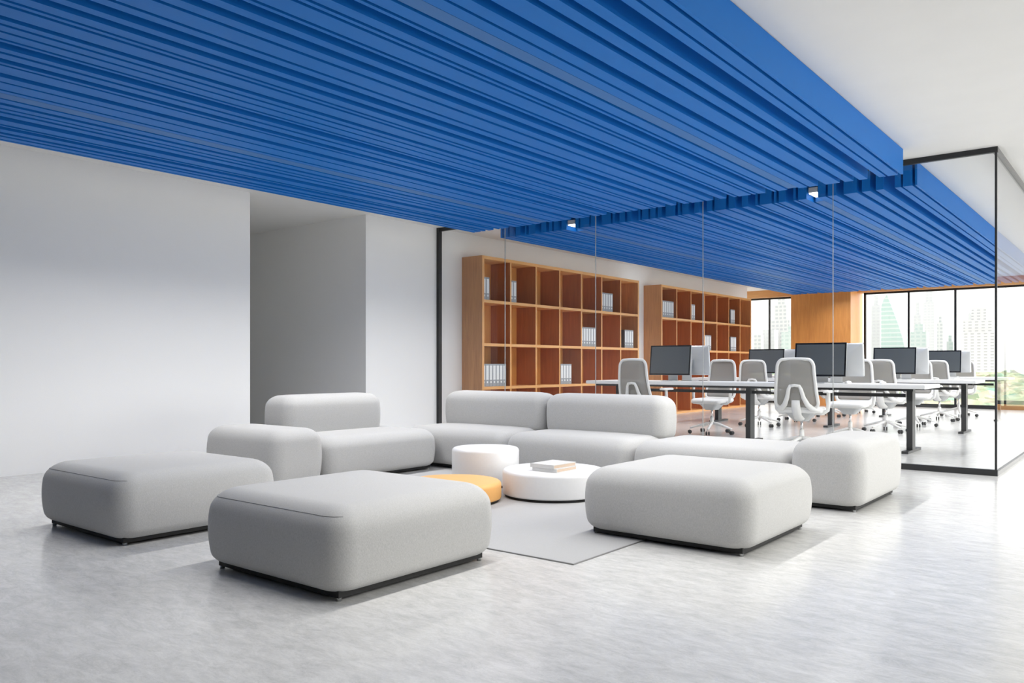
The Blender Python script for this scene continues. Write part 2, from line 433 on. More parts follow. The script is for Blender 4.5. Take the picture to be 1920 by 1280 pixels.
# right wall: piers, head beam and long windows
structure('trim_3', (5.0, 5.3, -6.0, 20.9, 2.78, H), M['wall'])
structure('trim_4', (5.0, 5.3, -6.0, 20.9, 0.0, 0.10), M['wall'])
segs = [(4.2, 9.3), (9.7, 15.1), (15.5, 20.9)]
structure('wall_right', (5.0, 5.3, -6.0, 4.2, 0.10, 2.78), M['wallgrey'])
for i, (a, c) in enumerate(zip(segs, segs[1:])):
    structure('wall_right_pier_%d' % (i + 1), (5.0, 5.3, a[1], c[0], 0.10, 2.78), M['wall'])
for i, (a, c) in enumerate(segs):
    k = int(round((c - a) / 1.5)); window('window_%d' % (i + 4), a, c, 5.15, 0.10, 2.78, [a + (c - a) * j / k for j in range(1, k)], axis='Y')

# ------------------------------------------------------------------ blue slats
ORD = ['outermost', 'second', 'third', 'fourth', 'fifth', 'sixth', 'seventh', 'eighth', 'ninth', 'tenth', 'eleventh', 'twelfth',
       'thirteenth', 'fourteenth', 'fifteenth', 'sixteenth', 'seventeenth', 'eighteenth', 'nineteenth', 'twentieth',
       'twenty-first', 'twenty-second', 'twenty-third', 'twenty-fourth', 'twenty-fifth', 'twenty-sixth', 'twenty-seventh', 'twenty-eighth',
       'twenty-ninth', 'thirtieth', 'thirty-first', 'thirty-second', 'thirty-third', 'thirty-fourth', 'thirty-fifth', 'thirty-sixth',
       'thirty-seventh', 'thirty-eighth', 'thirty-ninth', 'fortieth', 'forty-first', 'forty-second', 'forty-third', 'forty-fourth', 'forty-fifth']
SL = [(938.6, 941.7), (944, 951.9), (955.8, 960.8), (967, 975.7), (984.5, 987), (991.3, 1003.8), (1015, 1024), (1029, 1035), (1038.5, 1046.5),
      (1052.7, 1062), (1078.8, 1084.6), (1088, 1104.5), (1107.6, 1118.5), (1128, 1145), (1148.3, 1152.5), (1161.5, 1171.7), (1176, 1183.5),
      (1196.7, 1200.3), (1204, 1215.5), (1219, 1229), (1233, 1240.5), (1248, 1266), (1270.5, 1275), (1279, 1291), (1301.7, 1311), (1325, 1335),
      (1339.5, 1361), (1366, 1378), (1391, 1402), (1416, 1420.4), (1424.7, 1446.5), (1451, 1455.5), (1460, 1472.5), (1487.5, 1491.8),
      (1496, 1512), (1533.6, 1548), (1552, 1567.5), (1581.5, 1606.5), (1616, 1631), (1642, 1656.5), (1677.7, 1689), (1693, 1710.5), (1715.5, 1719.8)]
ZB, ZT = 2.735, H - 0.004
slx = [(x_at(a, 8.5), x_at(b, 8.5)) for a, b in SL]
NS = len(SL)
for nm, y0, y1, grp in (('near', -1.5, 7.94, 'blue slats of the near ceiling canopy'), ('far', 8.5, 19.9, 'blue slats of the far ceiling canopy over the desks')):
    for i, (a, b) in enumerate(slx):
        w = b - a
        wd = 'narrow' if w < 0.07 else ('broad' if w > 0.15 else 'medium-width')
        r = NS - 1 - i
        if r == 0: lab = 'outermost blue slat on the right edge of the %s ceiling canopy' % nm
        elif i == 0: lab = 'outermost blue slat on the left edge of the %s ceiling canopy' % nm
        else: lab = '%s blue slat, %s from the right edge of the %s ceiling canopy' % (wd, ORD[r], nm)
        bm = bmesh.new(); box(bm, a, b, y0, y1, ZB, ZT)
        tag(obj('ceiling_slat', bm, M['blue']), lab, 'ceiling slat', grp, 'thing')
for nm, y0, y1 in (('near', 1.9, 7.90), ('far', 8.5, 19.8)):
    for side, (ua, ub) in (('left', (1064.5, 1077.5)), ('right', (1516, 1532.5))):
        xa, xb = x_at(ua, 8.5), x_at(ub, 8.5)
        t = empty('linear_lamp', ((xa + xb) / 2, y0, ZB + 0.002), 0, 'slim white strip lamp recessed between blue slats, %s one of the %s canopy' % (side, nm), 'ceiling lamp', 'strip lamps between the blue slats')
        hw = (xb - xa) / 2; Ly = y1 - y0; e0 = 0.22 if nm == 'far' else 0.0
        bx('lamp_housing', (-hw, hw, 0, Ly, 0.058, 0.11), M['alu'], t)
        bx('louvre', (-hw, hw, e0, Ly, 0.0, 0.0575), M['louvre'], t)
        if e0: bx('diffuser', (-hw + 0.004, hw - 0.004, 0.002, e0 - 0.002, 0.045, 0.0575), M['lamp'], t)
        ld = bpy.data.lights.new('louvred_tube', 'AREA'); ld.shape = 'RECTANGLE'; ld.size = 2 * hw - 0.006; ld.size_y = Ly - e0 - 0.02
        ld.spread = math.radians(144); ld.energy = (12.4 if nm == 'near' else 10.5) * Ly; ld.color = (1.0, 0.975, 0.94)
        lo = bpy.data.objects.new('louvred_tube', ld); COL.objects.link(lo); lo.parent = t; lo.location = (0, (Ly + e0) / 2, -0.003)

# ------------------------------------------------------------------ glass partitions
t = empty('glass_partition', (0, GY, 0), 0, 'frameless clear glass wall between lounge and office with black top and bottom rails', 'glass partition')
gx0 = -8.05
bx('bottom_rail', (gx0 + 0.05, GX + 0.02, -0.02, 0.02, 0.0, 0.055), M['black'], t)
bx('top_rail', (gx0 + 0.05, GX + 0.02, -0.02, 0.02, H - 0.05, H), M['black'], t)
bx('side_post', (gx0, gx0 + 0.05, -0.03, 0.03, 0.0, H), M['black'], t)
gj = [gx0 + 0.05, -6.807, -5.37, -3.95, -2.535, GX]
for a, b in zip(gj, gj[1:]):
    bx('glass_pane', (a + 0.004, b - 0.004, -0.006, 0.006, 0.056, H - 0.051), M['glass'], t)
for a in gj[1:-1]: bx('silicone_joint', (a - 0.0025, a + 0.0025, -0.0065, 0.0065, 0.056, H - 0.051), M['joint'], t)
bx('corner_joint', (GX - 0.004, GX + 0.014, -0.01, 0.012, 0.056, H - 0.051), M['black'], t)
t = empty('glass_partition', (GX, 0, 0), 0, 'side glass wall of the office running from the black corner joint back to the window', 'glass partition')
bx('bottom_rail', (-0.02, 0.02, GY + 0.021, 20.9, 0.0, 0.04), M['greyframe'], t)
bx('top_rail', (-0.02, 0.02, GY + 0.021, 20.74, H - 0.05, H), M['greyframe'], t)
ys = [GY + 0.013, 11.4, 14.4, 17.4, 20.72]
for a, b in zip(ys, ys[1:]):
    bx('glass_pane', (-0.006, 0.006, a + 0.003, b - 0.003, 0.041, H - 0.051), M['glass'], t)
for a in ys[1:-1]: bx('silicone_joint', (-0.0065, 0.0065, a - 0.003, a + 0.003, 0.041, H - 0.051), M['joint'], t)

# ------------------------------------------------------------------ bookcases
def bookcase(y0, y1, label, depth=0.4, top=2.6, ncol=7, nrow=4, T=0.045):
    x0 = WX + 0.002; xf = x0 + depth - 0.002
    t = empty('bookcase', (x0, y0, 0), 0, label, 'bookcase', 'oak bookcases along the office wall')
    W = y1 - y0; D = xf - x0
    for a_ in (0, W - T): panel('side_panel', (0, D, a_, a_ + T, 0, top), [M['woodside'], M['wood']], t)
    bx('top_board', (0, D, T, W - T, top - T, top), M['woodh'], t)
    bx('back_panel', (0, 0.012, T, W - T, 0.0, top - T), M['woodback'], t)
    p = (W - T) / ncol
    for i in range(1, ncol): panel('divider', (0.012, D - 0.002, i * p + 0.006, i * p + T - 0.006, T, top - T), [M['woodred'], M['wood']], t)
    q = (top - T) / nrow
    for j in range(nrow): bx('shelf_board', (0.012, D - 0.0005, T, W - T, j * q, j * q + T - 0.003), M['woodh'], t)
    return dict(y0=y0, p=p, q=q, T=T, xf=xf, x0=x0)
B1 = bookcase(8.90, 13.47, 'tall oak bookcase nearer the black glass-wall post, seven by four compartments')
B2 = bookcase(14.36, 18.93, 'tall oak bookcase farther along the wall, ending beside the window')
BW, BH, BD = 0.078, 0.335, 0.27
bt = empty('lever_arch_binder', (0, 0, 0))
bx('cover', (-BD, 0, -BW / 2, BW / 2, 0, BH), M['binder_side'], bt, 0.002)
bx('spine', (0.0002, 0.003, -BW / 2 + 0.001, BW / 2 - 0.001, 0.0, BH), M['binder'], bt)
bx('spine_label', (0.0031, 0.0042, -BW / 2 + 0.012, BW / 2 - 0.012, 0.10, BH - 0.025), M['label'], bt)
bm = bmesh.new(); cyl(bm, (0, 0.065), 0.016, 0.0031, 0.0046, 16, axis='X'); obj('finger_ring', bm, M['label'], bt)
index_kids(bt)
ROWN = ['top', 'second', 'third', 'bottom']; COLN = ['first', 'second', 'third', 'fourth', 'fifth', 'sixth', 'last']
first = True
for B, bn, spots in ((B1, 'nearer', [(0, 0, 2, 0.012), (0, 1, 2, 0.012), (0, 5, 5, 0.012), (1, 4, 6, 0.012), (1, 6, 4, 0.19), (2, 0, 7, 0.004), (2, 3, 4, 0.06)]),
                     (B2, 'farther', [(0, 0, 7, 0.004), (0, 2, 3, 0.012), (0, 5, 3, 0.17), (1, 3, 5, 0.012), (1, 5, 4, 0.17)])):
    for row, c, cnt, off in spots:
        zc = (3 - row) * B['q'] + B['T'] - 0.003
        ys_ = B['y0'] + c * B['p'] + B['T'] + off
        for k in range(cnt):
            if first: o = bt; first = False
            else: o = copy_tree(bt)
            o.location = (B['xf'] - 0.045, ys_ + BW / 2 + k * (BW + 0.002), zc + 0.0005)
            pos = 'leftmost' if k == 0 else ('rightmost' if k == cnt - 1 else ORD[k] + ' from left')
            tag(o, 'grey binder, %s in the %s compartment of the %s row, %s bookcase' % (pos, COLN[c], ROWN[row], bn), 'binder', 'grey binders in the bookcases')

# ------------------------------------------------------------------ lounge furniture
def sofa_base(t, hx, hy, lift=0.0):
    bx('plinth', (-hx + 0.07, hx - 0.07, -hy + 0.07, hy - 0.07, 0.014, 0.045), M['dark'], t)
    for sx in (-1, 1):
        for sy in (-1, 1):
            bm = bmesh.new(); cyl(bm, (sx * (hx - 0.082), sy * (hy - 0.082)), 0.012, lift if sx < 0 else 0.0, 0.045, 14)
            obj('foot', bm, M['steel'], t, True)
def module(name, x0, x1, y0, y1, ztop, label, cat, group=None, z0=0.035, rc=0.12, rt=0.10, seam=False, back=None, dz=0.0, lift=0.0):
    cx, cy = (x0 + x1) / 2, (y0 + y1) / 2; hx, hy = (x1 - x0) / 2, (y1 - y0) / 2
    t = empty(name, (cx, cy, dz), 0, label, cat, group)
    bm = bmesh.new(); cushion(bm, hx, hy, z0, ztop, rc, rt, 0.055, 0.026); obj('cushion' if not back else 'seat_cushion', bm, M['fabric'], t, True)
    if seam:
        bm = bmesh.new(); d = rt * 0.2 + 0.0183
        pts = [(x, y, ztop - rt * 0.40) for x, y in rrect(hx - d, hy - d, rc - d * 0.6) if y < -hy + rc * 0.75]
        pts.sort(key=lambda q: q[0])
        tube(bm, pts, 0.0015, 5, False, up=(0, 0, 1)); obj('seam', bm, M['seam'], t, True)
    sofa_base(t, hx, hy, lift)
    if back:
        bx0, bx1, by0, by1, bz = back
        bm = bmesh.new(); cushion(bm, (bx1 - bx0) / 2, (by1 - by0) / 2, 0, bz - ztop + 0.045, 0.11, 0.10, 0.05, 0.016)
        obj('back_cushion', bm, M['fabric'], t, True, ((bx0 + bx1) / 2 - cx, (by0 + by1) / 2 - cy, ztop - 0.045))
    return t
OG = 'square ottomans on the lounge floor'
module('ottoman', -3.67, -2.62, 2.13, 3.20, 0.40, 'pale grey square ottoman closest to the camera, with orange table behind it', 'ottoman', OG, seam=True)
module('ottoman', -5.455, -4.38, 2.07, 3.12, 0.40, 'pale grey ottoman at the far left, near the white wall', 'ottoman', OG, seam=True)
module('ottoman', -2.665, -1.605, 3.96, 5.01, 0.40, 'pale grey ottoman standing partly on the right corner of the rug', 'ottoman', OG, lift=0.0073)
SG = 'modular sofa seats around the rug'
module('upholstered_block', -6.39, -5.35, 3.735, 4.265, 0.482, 'grey block armrest at the near end of the left sofa', 'armrest block', 'block armrests of the modular sofa', rc=0.12)
module('upholstered_block', -2.025, -1.51, 5.65, 6.78, 0.482, 'grey block armrest at the right end of the long sofa by the glass', 'armrest block', 'block armrests of the modular sofa', rc=0.12)
module('modular_sofa', -6.33, -5.37, 4.275, 5.63, 0.39, 'left sofa seat with tall backrest, facing across the rug', 'sofa seat', SG, back=(-6.33, -5.92, 4.275, 5.42, 0.725))
module('modular_sofa', -5.96, -4.635, 5.66, 6.58, 0.39, 'corner sofa seat with backrest, behind the tall white drum table', 'sofa seat', SG, back=(-5.92, -4.60, 6.22, 6.58, 0.725))
module('modular_sofa', -4.63, -3.315, 5.66, 6.58, 0.39, 'middle sofa seat with backrest, behind the books', 'sofa seat', SG, back=(-4.59, -3.31, 6.22, 6.58, 0.725))
module('modular_sofa', -3.31, -2.03, 5.66, 6.58, 0.39, 'backless sofa seat beside the right armrest block', 'sofa seat', SG)
# rug
t = empty('rug', (0, 0, 0), 0, 'flat light grey rectangular rug under the round tables', 'rug')
bx('rug_pile', (-5.28, -2.27, 3.34, 5.60, 0.0008, 0.007), M['rug'], t)
bm = bmesh.new()
for d in ((-5.285, -2.265, 3.335, 3.34), (-5.285, -2.265, 5.60, 5.605), (-5.285, -5.28, 3.34, 5.60), (-2.27, -2.265, 3.34, 5.60)): box(bm, *d, 0.0, 0.0065)
obj('binding', bm, M['rug_edge'], t)
def drum(x, y, r, zt, m, label):
    t = empty('round_table', (x, y, 0.0072), 0, label, 'coffee table', 'low round coffee tables on the rug')
    e = min(0.03, zt * 0.2); z0 = 0.02; prof = [(r - 0.008, z0), (r - 0.002, z0 + 0.004), (r, z0 + 0.012)]
    zt -= 0.0072
    for i in range(8):
        a = math.radians(90 * i / 7); prof.append((r - e + e * math.cos(a), zt - e + e * math.sin(a)))
    prof += [(r * 0.5, zt), (0.01, zt)]
    bm = bmesh.new(); lathe(bm, prof, 96); o = obj('drum', bm, m, t, True)
    bm = bmesh.new(); cyl(bm, (0, 0), r - 0.02, 0.0, 0.021, 64); obj('base_ring', bm, M['dark'], t)
    return t
drum(-4.349, 5.102, 0.279, 0.318, M['white'], 'tall narrow white drum table in front of the sofa corner')
drum(-3.584, 5.008, 0.392, 0.212, M['white'], 'low wide white round table with two books on it')
drum(-4.02, 4.341, 0.36, 0.155, M['orange'], 'lowest round table, apricot orange')
def book(x0, x1, y0, y1, z, th, rz, label):
    w, dp = x1 - x0, y1 - y0
    t = empty('book', ((x0 + x1) / 2, (y0 + y1) / 2, z), rz, label, 'book', 'books on the low white table')
    bm = bmesh.new(); box(bm, -w / 2, w / 2, -dp / 2, dp / 2, 0, 0.003); box(bm, -w / 2, w / 2, -dp / 2, dp / 2, th - 0.003, th); box(bm, -w / 2, w / 2, -dp / 2, -dp / 2 + 0.004, 0.003, th - 0.003)
    obj('cover', bm, M['cover'], t)
    bx('pages', (-w / 2 + 0.005, w / 2 - 0.005, -dp / 2 + 0.005, dp / 2 - 0.005, 0.0032, th - 0.0032), M['paper'], t)
book(-3.625, -3.405, 4.79, 5.06, 0.2125, 0.026, 0.02, 'lower of two pale books stacked on the low white table')
book(-3.64, -3.42, 4.785, 5.07, 0.239, 0.028, -0.015, 'upper of two pale books stacked on the low white table')

# ------------------------------------------------------------------ desks
def desk(yn, xl, xr, label):
    yf = yn + 0.82; ZTOP = 0.778
    t = empty('bench_desk', ((xl + xr) / 2, yn, 0), 0, label, 'desk', 'white bench desks in the office')
    cx = (xl + xr) / 2; a, b = xl - cx, xr - cx
    bm = bmesh.new(); box(bm, a, b, 0, 0.82, ZTOP - 0.045, ZTOP)
    bmesh.ops.bevel(bm, geom=bm.edges[:], offset=0.006, segments=2, affect='EDGES'); obj('desk_top', bm, M['white'], t)
    bx('apron', (a + 0.10, b - 0.14, 0.10, 0.14, 0.705, 0.733), M['black'], t)
    bx('apron', (a + 0.10, b - 0.14, 0.68, 0.72, 0.705, 0.733), M['black'], t)
    bx('cross_rail', (a + 0.28, b - 0.28, 0.37, 0.41, 0.628, 0.668), M['black'], t)
    for lx in (-6.05 - cx, -4.10 - cx, -2.185 - cx):
        lg = bx('leg', (lx - 0.032, lx + 0.032, 0.32, 0.46, 0.03, 0.733), M['black'], t)
        ft = bx('foot_bar', (lx - 0.035, lx + 0.035, 0.10, 0.74, 0.0, 0.03), M['black'], lg)
    return t
desk(9.72, -6.39, -1.96, 'front white bench desk with black legs, closest to the glass wall')
desk(13.08, -6.39, -1.98, 'middle white bench desk with black legs')
desk(16.42, -6.39, -1.98, 'rear white bench desk with black legs, closest to the windows')

# ------------------------------------------------------------------ monitors
def make_monitor():
    t = empty('computer_monitor')
    W2, H2, zc = 0.305, 0.205, 0.285
    tilt = Matrix.Rotation(math.radians(-7), 4, 'X')
    def tr(bm):
        for v in bm.verts:
            v.co = tilt @ Vector((v.co.x, v.co.y, v.co.z - zc)) + Vector((0, 0, zc))
    bm = bmesh.new(); box(bm, -W2, W2, -0.006, 0.0, zc - H2, zc + H2); tr(bm); obj('front_bezel', bm, M['bezel'], t)
    bm = bmesh.new(); box(bm, -W2 + 0.02, W2 - 0.02, -0.0085, -0.0065, zc - H2 + 0.022, zc + H2 - 0.02); tr(bm); obj('screen', bm, M['screen'], t)
    bm = bmesh.new()
    rings = []
    for s, y in ((1, 0.0005), (1, 0.008), (0.93, 0.016), (0.72, 0.028), (0.4, 0.036), (0.1, 0.038)):
        rings.append([bm.verts.new((x, y, zc + z)) for x, z in rrect(W2 * s, H2 * s, 0.012, 4, 3)])
    for a, b in zip(rings, rings[1:]):
        for i in range(len(a)):
            j = (i + 1) % len(a); bm.faces.new((a[i], a[j], b[j], b[i]))
    bm.faces.new(rings[0]); bm.faces.new(rings[-1][::-1]); tr(bm); obj('rear_shell', bm, M['alu'], t, True)
    st = bmesh.new()
    prof = [(0.045, 0.30), (0.062, 0.20), (0.078, 0.08), (0.082, 0.02), (0.078, 0.008)]
    for (y0, z0), (y1, z1) in zip(prof, prof[1:]):
        vs = [st.verts.new(c) for c in ((-0.07, y0, z0), (0.07, y0, z0), (0.07, y1, z1), (-0.07, y1, z1), (-0.07, y0 + 0.007, z0), (0.07, y0 + 0.007, z0), (0.07, y1 + 0.007, z1), (-0.07, y1 + 0.007, z1))]
        for q in ((0, 1, 2, 3), (7, 6, 5, 4), (0, 3, 7, 4), (1, 5, 6, 2), (0, 4, 5, 1), (3, 2, 6, 7)): st.faces.new([vs[i] for i in q])
    s = obj('stand', st, M['alu'], t)
    bx('stand_base', (-0.085, 0.085, -0.11, 0.09, 0.0, 0.008), M['alu'], s, 0.002)
    return t
mon = make_monitor(); index_kids(mon)
DN = {0: 'front', 1: 'middle', 2: 'rear'}
first = True
for r, yn in enumerate((9.72, 13.08, 16.42)):
    for c, xc in enumerate((-5.17, -3.16)):
        for back in (0, 1):
            if first: o = mon; first = False
            else: o = copy_tree(mon)
            x = xc + 0.05 * r * (1 if c else 1)
            o.location = (x + (0.10 if back else 0), yn + (0.62 if back else 0.235), 0.7795)
            o.rotation_euler = (0, 0, math.pi if back else 0)
            sd = 'left' if c == 0 else 'right'
            if back: lab = 'silver-backed monitor turned away behind the %s dark screen of the %s desk' % (sd, DN[r])
            else: lab = 'monitor with switched-off dark screen on the %s half of the %s desk' % (sd, DN[r])
            tag(o, lab, 'monitor', 'computer monitors on the bench desks')
for x, y, lab in ((-2.87, 10.08, 'small white mouse on front desk beside the right monitor'), (-2.46, 10.0, 'small white mouse near the right end of the front desk'), (-2.27, 13.4, 'small white mouse near the right end of the middle desk')):
    bm = bmesh.new(); cushion(bm, 0.032, 0.055, 0, 0.03, 0.03, 0.02, 0.004, 0.0, 0.002, 5, 2, 4)
    tag(obj('computer_mouse', bm, M['plastic'], None, True, (x, y, 0.7785)), lab, 'computer mouse', 'computer mice on the desks')

# ------------------------------------------------------------------ office chairs (local: sitter looks along +Y)
def make_chair():
    t = empty('office_chair')
    bm = bmesh.new(); cushion(bm, 0.245, 0.235, 0.452, 0.515, 0.09, 0.03, 0.025, 0.0, 0.004, 6, 3, 4)
    for v in bm.verts:
        if v.co.y > 0.1: v.co.z -= (v.co.y - 0.1) ** 2 * 1.1
    obj('seat', bm, M['plastic'], t, True)
    def yb(z): return -0.215 - 0.10 * ((z - 0.5) / 0.55) - 0.035 * math.sin((z - 0.5) / 0.55 * math.pi)
    # back frame: tapered rounded loop
    pts = []; z0, z1 = 0.51, 1.055
    base = rrect(1, 1, 0.28, 7, 8)
    def bw(z): return 0.195 + 0.045 * min(1, max(0, (z1 - z) / (z1 - z0))) ** 1.2
    for a, b in base:
        z = (z0 + z1) / 2 + b * (z1 - z0) / 2
        hw = bw(z)
        zz = z + (0.012 * (1 - a * a) if b > 0.5 else 0)
        pts.append((a * hw, yb(z), zz))
    bm = bmesh.new(); tube(bm, pts, 0.019, 8, True, 0.8, up=(0, 1, 0)); obj('back_frame', bm, M['plastic'], t, True)
    bm = bmesh.new(); N = 12; grid = []
    for i in range(N + 1):
        z = z0 + 0.008 + (z1 - z0 - 0.01) * i / N
        hw = bw(z) - 0.006
        edge = min(i, N - i) / N
        if edge < 0.12: hw -= 0.055 * (1 - edge / 0.12) ** 2
        grid.append([bm.verts.new((hw * (2 * j / 8 - 1), yb(z) - 0.018 * (1 - (2 * j / 8 - 1) ** 2) , z)) for j in range(9)])
    for a, b in zip(grid, grid[1:]):
        for j in range(8): bm.faces.new((a[j], a[j + 1], b[j + 1], b[j]))
    o = obj('back_mesh', bm, M['mesh'], t, True)
    sm = o.modifiers.new('thickness', 'SOLIDIFY'); sm.thickness = 0.003
    # inverted V support with spine
    bm = bmesh.new()
    for s in (-1, 1):
        tube(bm, [(s * 0.01, yb(0.76) - 0.045, 0.768), (s * 0.05, yb(0.76) - 0.047, 0.762), (s * 0.068, yb(0.72) - 0.05, 0.725), (s * 0.09, yb(0.63) - 0.05, 0.63), (s * 0.125, yb(0.55) - 0.04, 0.55), (s * 0.165, yb(0.52) - 0.02, 0.505), (s * 0.225, -0.19, 0.485), (s * 0.24, -0.09, 0.462)],
             [0.016, 0.019, 0.021, 0.025, 0.030, 0.034, 0.028, 0.02], 8, False, 0.7, up=(0, 1, 0))
    tube(bm, [(-0.05, yb(0.76) - 0.047, 0.762), (0, yb(0.76) - 0.047, 0.77), (0.05, yb(0.76) - 0.047, 0.762)], 0.016, 8, False, 0.8, up=(0, 1, 0))
    obj('back_support', bm, M['plastic'], t, True)
    bm = bmesh.new(); box(bm, -0.055, 0.055, yb(0.7) - 0.012, yb(0.7) + 0.004, 0.575, 0.735); bmesh.ops.bevel(bm, geom=bm.edges[:], offset=0.007, segments=2, affect='EDGES')
    obj('lumbar_pad', bm, M['mesh'], t)
    bm = bmesh.new()
    tube(bm, [(0, yb(0.62) - 0.04, 0.60), (0, yb(0.55) - 0.05, 0.53), (0, -0.22, 0.43), (0, -0.12, 0.385), (0, 0.0, 0.37)], [0.045, 0.05, 0.05, 0.06, 0.055], 10, False, 0.45, up=(0, 1, 0.3))
    obj('spine', bm, M['plastic'], t, True)
    bm = bmesh.new()
    r0 = [bm.verts.new((x, y, 0.35)) for x, y in rrect(0.07, 0.09, 0.03, 4, 2)]; r1 = [bm.verts.new((x, y, 0.455)) for x, y in rrect(0.17, 0.15, 0.05, 4, 2)]
    for i in range(len(r0)):
        j = (i + 1) % len(r0); bm.faces.new((r0[i], r0[j], r1[j], r1[i]))
    bm.faces.new(r0[::-1]); bm.faces.new(r1); obj('tilt_mechanism', bm, M['alu'], t)
    for s in (-1, 1):
        bm = bmesh.new()
        tube(bm, [(s * 0.12, 0.0, 0.44), (s * 0.24, 0.01, 0.445), (s * 0.285, 0.015, 0.48), (s * 0.295, 0.01, 0.56), (s * 0.295, 0.0, 0.685)], [0.02, 0.022, 0.022, 0.022, 0.02], 8, False, 0.8, up=(0, 1, 0))
        a = obj('armrest', bm, M['plastic'], t, True)
        bm = bmesh.new(); cushion(bm, 0.042, 0.12, 0.68, 0.708, 0.03, 0.012, 0.008, 0, 0.001, 4, 2, 3)
        for v in bm.verts: v.co.x += s * 0.29; v.co.y += 0.02
        obj('arm_pad', bm, M['plastic'], a, True)
    bm = bmesh.new(); cyl(bm, (0, 0), 0.030, 0.13, 0.25, 18, 0.026); obj('column_sleeve', bm, M['plastic'], t, True)
    bm = bmesh.new(); cyl(bm, (0, 0), 0.016, 0.24, 0.37, 14); obj('gas_lift', bm, M['chrome'], t, True)
    for k in range(5):
        a = math.radians(90 + 72 * k + 18); ca, sa = math.cos(a), math.sin(a)
        bm = bmesh.new()
        tube(bm, [(0.01 * ca, 0.01 * sa, 0.155), (0.09 * ca, 0.09 * sa, 0.145), (0.2 * ca, 0.2 * sa, 0.115), (0.315 * ca, 0.315 * sa, 0.082)], [0.03, 0.026, 0.021, 0.016], 8, False, 0.75, up=(0, 0, 1))
        lg = obj('base_leg', bm, M['plastic'], t, True)
        bm = bmesh.new(); cx, cy = 0.315 * ca, 0.315 * sa
        for s in (-1, 1):
            ring = []
            for zz in (0.010, 0.026):
                ring.append([bm.verts.new((cx - sa * s * zz + ca * 0.028 * math.cos(q), cy + ca * s * zz + sa * 0.028 * math.cos(q), 0.0285 + 0.028 * math.sin(q))) for q in [2 * math.pi * i / 14 for i in range(14)]])
            for i in range(14):
                j = (i + 1) % 14; bm.faces.new((ring[0][i], ring[0][j], ring[1][j], ring[1][i]))
            bm.faces.new(ring[0][::-1]); bm.faces.new(ring[1])
        obj('caster', bm, M['black'], lg, True)
    return t
ch = make_chair(); index_kids(ch)
CH = [(-3.20, 9.42, 6, 'white office chair seen from behind, largest, before the front desk right half'),
      (-5.16, 9.28, -4, 'white office chair seen from behind, partly hidden by the sofa back'),
      (-5.03, 10.98, 176, 'white office chair behind the front desk, left one, facing the lounge'),
      (-3.14, 11.12, 183, 'white office chair behind the front desk, right one, facing the lounge'),
      (-5.03, 12.78, 3, 'white office chair with its back to us at the middle desk, left one'),
      (-3.12, 12.86, -3, 'white office chair with its back to us at the middle desk, right one'),
      (-4.98, 14.40, 178, 'white office chair on the far side of the middle desk, left one'),
      (-3.06, 14.42, 184, 'white office chair on the far side of the middle desk, right one'),
      (-4.95, 16.05, 2, 'white office chair with its back to us at the rear desk, left one'),
      (-3.00, 16.05, -2, 'white office chair with its back to us at the rear desk, right one'),
      (-4.85, 17.72, 181, 'white office chair between rear desk and windows, left one'),
      (-2.98, 17.74, 176, 'white office chair between rear desk and windows, right one')]
for i, (x, y, a, lab) in enumerate(CH):
    o = ch if i == 0 else copy_tree(ch)
    o.location = (x, y, 0.0); o.rotation_euler = (0, 0, math.radians(a))
    tag(o, lab, 'office chair', 'white office chairs at the bench desks')

# ------------------------------------------------------------------ city outside
GZ = -8.0
tag(bx('ground', (-1400, 1400, 40, 2400, GZ - 0.5, GZ), plain('pale_ground', (0.55, 0.56, 0.52), 0.9, bscale=0.02)), kind='structure')
F_w = facade('white_tower_facade', (0.46, 0.46, 0.46), (0.35, 0.365, 0.37), 2.2, 2.05)  # distance haze is put into these pale, low-contrast facade colours
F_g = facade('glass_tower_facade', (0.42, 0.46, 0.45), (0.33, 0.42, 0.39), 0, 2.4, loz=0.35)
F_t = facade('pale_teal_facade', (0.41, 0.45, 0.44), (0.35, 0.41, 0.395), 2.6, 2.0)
F_f = facade('painted_haze_grey_facade', (0.44, 0.445, 0.45), (0.41, 0.415, 0.425), 2.4, 2.0)
F_b = facade('balcony_facade', (0.48, 0.48, 0.48), (0.34, 0.34, 0.345), 2.7, 1.4, lox=0.5, loz=0.62)
def tower(u0, u1, vt, Y, m, label, crown=None, depth=None, steps=None):
    x0, x1 = x_at(u0, Y), x_at(u1, Y); zt = z_at((u0 + u1) / 2, vt, Y); d = depth or (x1 - x0) * 0.9
    cx = (x0 + x1) / 2
    t = empty('tower_block', (cx, Y + d / 2, GZ), 0, label, 'building')
    bx('tower_body', (x0 - cx, x1 - cx, -d / 2, d / 2, 0, zt - GZ), m, t)
    if crown:
        w = (x1 - x0) * crown[0] / 2; bx('roof_storey', (-w, w, -d * 0.3, d * 0.3, zt - GZ, zt - GZ + crown[1]), m, t)
    if steps:
        for (fw, v2) in steps:
            w = (x1 - x0) * fw / 2; z2 = z_at((u0 + u1) / 2, v2, Y); bx('stepped_wing', (-w, w, -d * 0.6, -d * 0.5, 0, z2 - GZ), m, t)
    return t
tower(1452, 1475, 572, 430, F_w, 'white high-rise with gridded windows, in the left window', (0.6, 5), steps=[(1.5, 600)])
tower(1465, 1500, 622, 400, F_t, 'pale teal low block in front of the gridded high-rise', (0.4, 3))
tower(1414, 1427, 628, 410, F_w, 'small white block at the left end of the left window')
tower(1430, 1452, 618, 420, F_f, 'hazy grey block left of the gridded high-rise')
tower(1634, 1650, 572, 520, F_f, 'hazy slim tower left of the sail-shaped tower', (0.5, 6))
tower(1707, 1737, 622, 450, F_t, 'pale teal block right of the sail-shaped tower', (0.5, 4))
tower(1713, 1727, 590, 560, F_f, 'hazy tower behind the pale teal block', (0.5, 8))
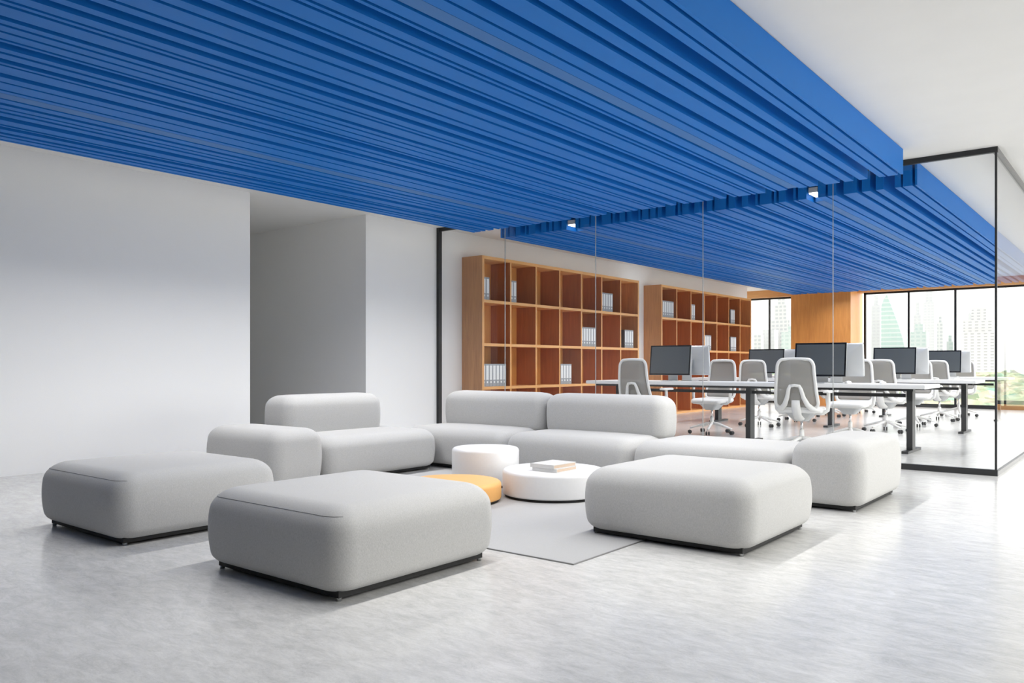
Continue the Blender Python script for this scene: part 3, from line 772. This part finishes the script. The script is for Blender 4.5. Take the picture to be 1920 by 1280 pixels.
tower(1730, 1752, 566, 640, F_f, 'tallest hazy tower behind the middle window pane', (0.6, 10))
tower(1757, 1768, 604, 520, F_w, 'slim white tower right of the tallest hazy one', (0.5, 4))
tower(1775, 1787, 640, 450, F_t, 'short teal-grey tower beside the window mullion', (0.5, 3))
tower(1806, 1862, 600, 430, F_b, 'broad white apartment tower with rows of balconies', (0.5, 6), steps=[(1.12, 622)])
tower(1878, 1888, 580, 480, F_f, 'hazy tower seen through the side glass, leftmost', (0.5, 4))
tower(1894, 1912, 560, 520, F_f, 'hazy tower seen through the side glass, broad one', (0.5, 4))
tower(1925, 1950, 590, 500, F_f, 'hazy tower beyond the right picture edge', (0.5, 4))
# sail-shaped tower
Y = 480; pts = [(1652, 700), (1652, 575), (1657, 560), (1663, 552), (1672, 575), (1684, 607), (1692, 632), (1697, 655), (1697, 700)]
xs = [x_at(u, Y) for u, v in pts]; cx = sum(xs) / len(xs)
t = empty('sail_tower', (cx, Y, GZ), 0, 'teal striped glass tower with a sloping sail-shaped right side', 'building')
bm = bmesh.new(); f0 = []; f1 = []
for (u, v), x in zip(pts, xs):
    z = z_at(u, v, Y) - GZ if v < 700 else 0
    f0.append(bm.verts.new((x - cx, 0, z))); f1.append(bm.verts.new((x - cx, 14, z)))
bm.faces.new(f0); bm.faces.new(f1[::-1])
for i in range(len(f0)):
    j = (i + 1) % len(f0); bm.faces.new((f0[i], f0[j], f1[j], f1[i]))
obj('tower_body', bm, F_g, t)
bx('podium', (xs[0] - cx - 3, xs[-1] - cx + 5, -4, -0.1, 0, 17), F_w, t)
# domed block behind the apartment tower
Y = 560; x0, x1 = x_at(1816, Y), x_at(1852, Y); cx = (x0 + x1) / 2; zt = z_at(1834, 586, Y)
t = empty('domed_building', (cx, Y, GZ), 0, 'hazy grey building with a shallow dome above the apartment tower', 'building')
bx('tower_body', (x0 - cx, x1 - cx, 0, 16, 0, zt - GZ), F_f, t)
r = (x1 - x0) / 2 * 0.9; bm = bmesh.new(); lathe(bm, [(r * math.cos(a), zt - GZ + r * 0.6 * math.sin(a)) for a in [math.radians(4 + 12.2 * i) for i in range(8)]], 24, (0, 8)); obj('dome', bm, F_f, t, True)
# wooded park
ico = bmesh.new(); bmesh.ops.create_icosphere(ico, subdivisions=2, radius=1.0)
iv = [v.co.copy() for v in ico.verts]; ifc = [[v.index for v in f.verts] for f in ico.faces]; ico.free()
V, Fc = [], []
rnd = random.Random(3)
for k in range(2600):
    y = 62 + (380 - 62) * rnd.random() ** 1.2; x = rnd.uniform(-0.50, 0.12) * y + rnd.uniform(-4, 4)
    s = rnd.uniform(1.4, 3.2) * (0.7 + y / 300); zc = -6.6 + (y - 62) / 318 * 1.5 + rnd.uniform(-0.5, 0.5)
    b = len(V)
    for c in iv:
        j = 1 + 0.22 * rnd.uniform(-1, 1); V.append((x + c.x * s * j, y + c.y * s * j, zc + c.z * s * 0.62 * j))
    Fc += [[b + i for i in f] for f in ifc]
me = bpy.data.meshes.new('tree_canopy'); me.from_pydata(V, [], Fc); me.materials.append(M['tree'])
o = bpy.data.objects.new('tree_canopy', me); COL.objects.link(o)
tag(o, 'dense green and olive park treetops below the office windows', 'trees', None, 'stuff')
